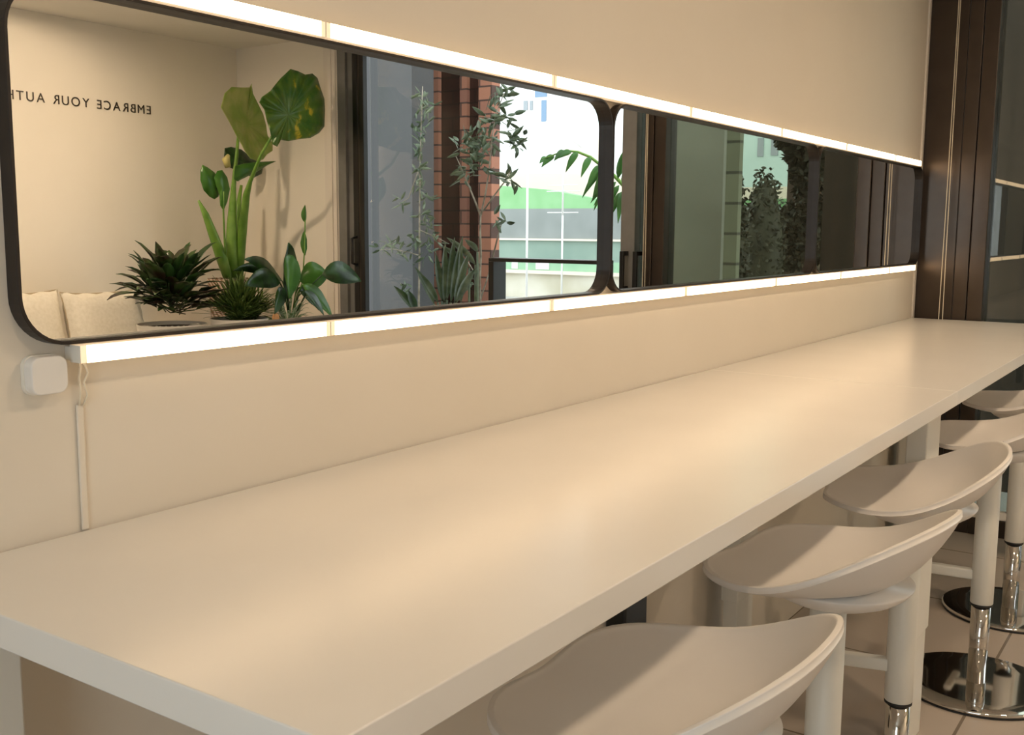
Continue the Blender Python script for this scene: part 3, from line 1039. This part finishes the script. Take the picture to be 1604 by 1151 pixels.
# ---- outdoor plants -------------------------------------------------------------
def cluster_tree(name, label, x, trunk, clusters, m_, leafl, leafw, seed, cat='plant', z0=-.02, thick=.012):
    """trunk: list of pixel paths; clusters: (px, py, spread_px, n)"""
    rnd = random.Random(seed)
    base = sightx(*trunk[0][0], x)
    t = thing(name, label, cat, (base.x, base.y, z0))
    g = MB()
    for i, path in enumerate(trunk):
        pts = [sightx(p[0], p[1], x + rnd.uniform(-.03, .03)) for p in path]
        if i == 0:
            pts = [Vector((pts[0].x, pts[0].y, z0))] + pts
        n_ = len(pts)
        r_ = thick if i == 0 else thick * .55
        g.tube(pts, [r_ * (1 - .6 * k / (n_ - 1)) for k in range(n_)], 7)
    g.build('trunk', M['bark'], t, smooth=True)
    f = MB()
    for (px, py, sp, n_) in clusters:
        for _ in range(n_):
            c = sightx(px + rnd.gauss(0, sp * .5), py + rnd.gauss(0, sp * .5), x + rnd.uniform(-.12, .12))
            d = Vector((rnd.uniform(-.6, .6), rnd.uniform(-1, 1), rnd.uniform(-.8, .7))).normalized()
            f.leaf(c, c + d * leafl * rnd.uniform(.7, 1.2), leafw * rnd.uniform(.8, 1.2), side=Vector((rnd.uniform(-1, 1), rnd.uniform(-1, 1), rnd.uniform(-1, 1))), fold=.2, n=4)
    f.build('foliage', m_, t, smooth=True, solid=.0008)
    return t


cluster_tree('olive_sapling', 'slender young tree with forked pale trunk and small leaves by the brick pier', 5.35,
             [[(752, 478), (751, 440), (753, 400), (752, 360), (753, 336)], [(753, 338), (742, 310), (733, 288), (722, 262), (712, 240)],
              [(753, 338), (760, 305), (766, 268), (770, 220), (776, 180), (790, 145)], [(757, 330), (775, 305), (790, 285), (800, 268)],
              [(751, 440), (742, 425), (733, 410)], [(770, 410), (780, 370), (787, 345)], [(752, 470), (762, 440), (772, 405)]],
             [(792, 140, 14, 16), (775, 165, 18, 20), (790, 190, 17, 20), (768, 195, 15, 18), (808, 215, 13, 16), (812, 228, 8, 8), (745, 215, 20, 22),
              (728, 232, 16, 18), (748, 245, 18, 20), (735, 262, 14, 14), (766, 268, 9, 8), (797, 282, 10, 12), (775, 335, 8, 2), (788, 345, 9, 7), (760, 225, 18, 16), (726, 282, 8, 5), (742, 445, 8, 3)],
             M['leaf_olive'], .085, .026, 4)
cluster_tree('climbing_shrub', 'wispy climbing shrub trailing down the dark brick beside the grey wall', 5.55,
             [[(656, 470), (657, 400), (657, 330), (658, 260), (660, 190), (662, 135)], [(657, 400), (640, 395), (615, 390), (590, 392)], [(658, 260), (640, 310), (628, 318)], [(657, 360), (680, 370), (700, 380)]],
             [(660, 150, 10, 12), (664, 172, 12, 14), (672, 165, 8, 6), (655, 200, 13, 16), (650, 210, 14, 10), (658, 235, 10, 14), (656, 262, 8, 14), (654, 290, 8, 12),
              (672, 310, 9, 8), (630, 314, 8, 7), (662, 335, 9, 9), (668, 352, 11, 10), (600, 388, 12, 12), (618, 384, 9, 10), (648, 375, 12, 12), (640, 400, 14, 12), (668, 395, 14, 16), (680, 375, 12, 12), (634, 450, 8, 6), (635, 445, 6, 3)],
             M['leaf_olive'], .075, .020, 9, thick=.008)
# broad strappy plant at the foot
def straps(name, label, x, items, m_, wid):
    b = sightx(items[0][0][0], 480, x)
    t = thing(name, label, 'plant', (b.x, b.y, -.02))
    f = MB()
    for i, ((ax, ay), (tx, ty)) in enumerate(items):
        A = sightx(ax, ay, x); T = sightx(tx, ty, x - .1)
        G = Vector((A.x, A.y, -.02))
        f.leaf(A, T, wid, side=Vector((.2, 1, .1)), droop=.05, fold=.25, n=8, peak=.4)
        f.tube([G, A], wid * .14, 5)
    f.build('foliage', m_, t, smooth=True, solid=.001)
    return t


straps('strap_leaf_plant', 'clump of long strap-shaped green leaves at the foot of the brick facade', 5.15,
       [((700, 470), (712, 372)), ((692, 472), (682, 395)), ((706, 474), (725, 370)), ((712, 474), (735, 395)), ((722, 474), (722, 385)), ((686, 474), (655, 425)),
        ((680, 476), (650, 418)), ((696, 474), (697, 380)), ((715, 474), (745, 420)), ((735, 420), (690, 385)), ((745, 415), (700, 372)), ((748, 395), (728, 375))], M['leaf_olive'], .05)
straps('blade_leaf_plant', 'single dark pointed blade leaf rising in front of the grey wall', 4.95,
       [((648, 486), (617, 448)), ((650, 488), (640, 455))], M['leaf_dark'], .055)

# palm frond arching in from the right
pb_ = sightx(985, 300, 5.6)
t = thing('palm_plant', 'green palm with an arching frond crossing in front of the street', 'palm', (pb_.x, pb_.y, -.02))
g = MB()
arch = [(985, 300), (962, 275), (945, 262), (925, 246), (905, 238), (885, 236), (866, 243), (848, 250)]
P3 = [sightx(px, py, 5.6 - .02 * k) for k, (px, py) in enumerate(arch)]
g.tube([Vector((pb_.x, pb_.y, -.02)), Vector((pb_.x, pb_.y, .6))] + P3[:1], .03, 8)
g.tube(P3, [.012, .011, .010, .009, .008, .006, .004, .002], 7)
g.build('stem', M['stem_green'], t, smooth=True)
f = MB()
for (a, b) in [((945, 262), (912, 310)), ((950, 265), (928, 312)), ((948, 264), (938, 305)), ((955, 270), (948, 322)), ((940, 258), (918, 300)), ((925, 246), (910, 278)),
               ((905, 238), (886, 270)), ((960, 275), (930, 330)), ((962, 278), (925, 318)), ((885, 236), (868, 252)), ((868, 243), (848, 262)), ((858, 247), (845, 256)), ((895, 237), (875, 248)),
               ((965, 285), (930, 322)), ((970, 290), (938, 345)), ((975, 300), (950, 350)), ((975, 300), (968, 350)), ((980, 300), (985, 340)), ((975, 290), (990, 250)), ((968, 280), (978, 235))]:
    A, T = sightx(a[0], a[1], 5.5), sightx(b[0], b[1], 5.45)
    f.leaf(A, T, .042, side=Vector((.5, 1, 0)), droop=.08, fold=.3, n=7, peak=.35)
f.build('fronds', M['leaf_palm'], t, smooth=True, solid=.001)


# rounded hedge added for a reflected shape, and dark tree behind the tinted glass
def blob_foliage(m_, c, rx, ry, rz, n, lw, seed):
    rnd = random.Random(seed)
    for _ in range(n):
        a, b = rnd.uniform(0, 2 * math.pi), math.acos(rnd.uniform(-1, 1))
        s_ = rnd.uniform(.8, 1.03)
        p = Vector((c[0] + rx * s_ * math.sin(b) * math.cos(a), c[1] + ry * s_ * math.sin(b) * math.sin(a), c[2] + rz * s_ * math.cos(b)))
        d = Vector((rnd.uniform(-1, 1), rnd.uniform(-1, 1), rnd.uniform(-1, 1))).normalized()
        m_.leaf(p, p + d * lw * 1.8, lw, side=Vector((rnd.uniform(-1, 1), rnd.uniform(-1, 1), rnd.uniform(-1, 1))), n=3, fold=.1)
    return m_


M['leaf_hedge'] = leafmat('hedge_leaf', (.05, .05, .03), (.08, .08, .045), None, 5, .6, .05)
M['leaf_tree'] = leafmat('dark_tree_leaf', (.025, .025, .012), (.05, .045, .022), None, 5, .6, .05)


def solidblob(c, rx, ry, rz):
    rr = []
    for i in range(1, 14):
        b = math.pi * i / 14
        rr.append([(c[0] + rx * .9 * math.sin(b) * math.cos(a), c[1] + ry * .9 * math.sin(b) * math.sin(a), c[2] - rz * .9 * math.cos(b)) for a in [2 * math.pi * k / 20 for k in range(20)]])
    return MB().rings(rr, True, True)


for (px, pt, hw, lab) in ((1152, 270, 22, 'rounded shrub standing in for a reflection beside the olive column'), (1200, 268, 34, 'taller rounded shrub standing in for a reflection nearer the dark tree')):
    x = 7.8 if px < 1180 else 8.9
    c = sightx(px, pt, x)
    r_ = (sightx(px + hw, pt, x) - c).length
    h_ = c.z
    cc = (x, c.y, h_ / 2)
    t = thing('reflection_shrub', lab, 'shrub', (x, c.y, -.02))  # leafy mound added in place of a shape reflected in the glass
    m_ = solidblob(cc, r_, r_, h_ / 2)
    m_.build('core', M['leaf_hedge'], t, smooth=True)
    blob_foliage(MB(), cc, r_, r_, h_ / 2 + .02, 1600, .028, int(px)).build('foliage', M['leaf_hedge'], t, solid=.001)

x = 10.2
c = sightx(1262, 300, x)
t = thing('dark_tree', 'large dark tree filling the right half of the middle mirror', 'tree', (x, c.y, -.02))
MB().tube([(x, c.y, -.02), (x, c.y + .05, 1.0), (x + .05, c.y, 2.4)], [.14, .12, .07], 10).build('trunk', M['bark'], t, smooth=True)
f = MB()
k = 0
for (px, py, rp) in ((1240, 212, 24), (1258, 238, 26), (1280, 230, 40), (1290, 290, 46), (1262, 268, 20), (1255, 345, 34), (1290, 370, 50), (1250, 395, 36), (1300, 200, 40), (1262, 300, 12), (1225, 385, 20)):
    p = sightx(px, py, x)
    r_ = (sightx(px + rp, py, x) - p).length
    k += 1
    blob_foliage(f, p, r_ * .9, r_, r_ * .85, 900, .04, k)
    f.v += solidblob(p, r_ * .8, r_ * .85, r_ * .75).v if False else []
f.build('foliage', M['leaf_tree'], t, solid=.001)
o = bx(11.6, 11.8, 1.06 - 11.6 / 2.76, .8, -.02, 6).build('dark_fence', mixnoise(mat('brown_fence', (.06, .035, .022), .8), (.05, .03, .018), (.075, .045, .03), 3, stretch=(6, 6, .3)))
tag(o, 'tall dark brown boarding behind the dark tree', 'fence')
o = bx(5.4, 5.5, 1.06 - 5.4 / 3.06, 7, -.02, 4.6).build('darkening_screen', mixnoise(mat('darkening_boards', (.035, .022, .014), .7), (.024, .015, .009), (.05, .032, .022), 3, stretch=(6, 6, .2)))  # boards added outside to darken the view through the tinted glass
tag(o, 'added dark brown boards that darken the view outside the tinted window', 'screen')
o = bx(12.2, 12.4, 1.06 - 12.2 / 2.34, 1.06 - 12.2 / 2.73, -.02, 1.05).build('low_wall', M['concrete'])
tag(o, 'low olive wall behind the stand-in shrubs', 'wall')

# ================================================================== ROOM LAMPS
def downlight(x, y, lab, power=22, col=(1, .77, .54)):
    t = thing('ceiling_downlight', lab, 'ceiling light', (x, y, ZC), 'round ceiling downlights')
    MB().lathe([(.062, ZC - .0005), (.075, ZC - .0005), (.075, ZC - .006), (.062, ZC - .008)], 32, (x, y)).build('ring', M['potwhite'], t, smooth=False)
    MB().lathe([(0, ZC - .004), (.062, ZC - .004), (.062, ZC - .0008), (0, ZC - .0008)], 32, (x, y)).build('diffuser', mat('downlight', (.9, .9, .85), .5, emit=col, estr=power), t)


downlight(1.9, -1.3, 'ceiling downlight over the middle of the stool row', 290)
downlight(0.5, -1.35, 'ceiling downlight above the near end of the counter', 120)
downlight(3.3, -1.3, 'ceiling downlight near the clear window', 300)
downlight(2.9, -3.45, 'ceiling downlight just in front of the alcove bench', 620)

for o in list(C.objects):
    if '_o' in o:
        del o['_o']
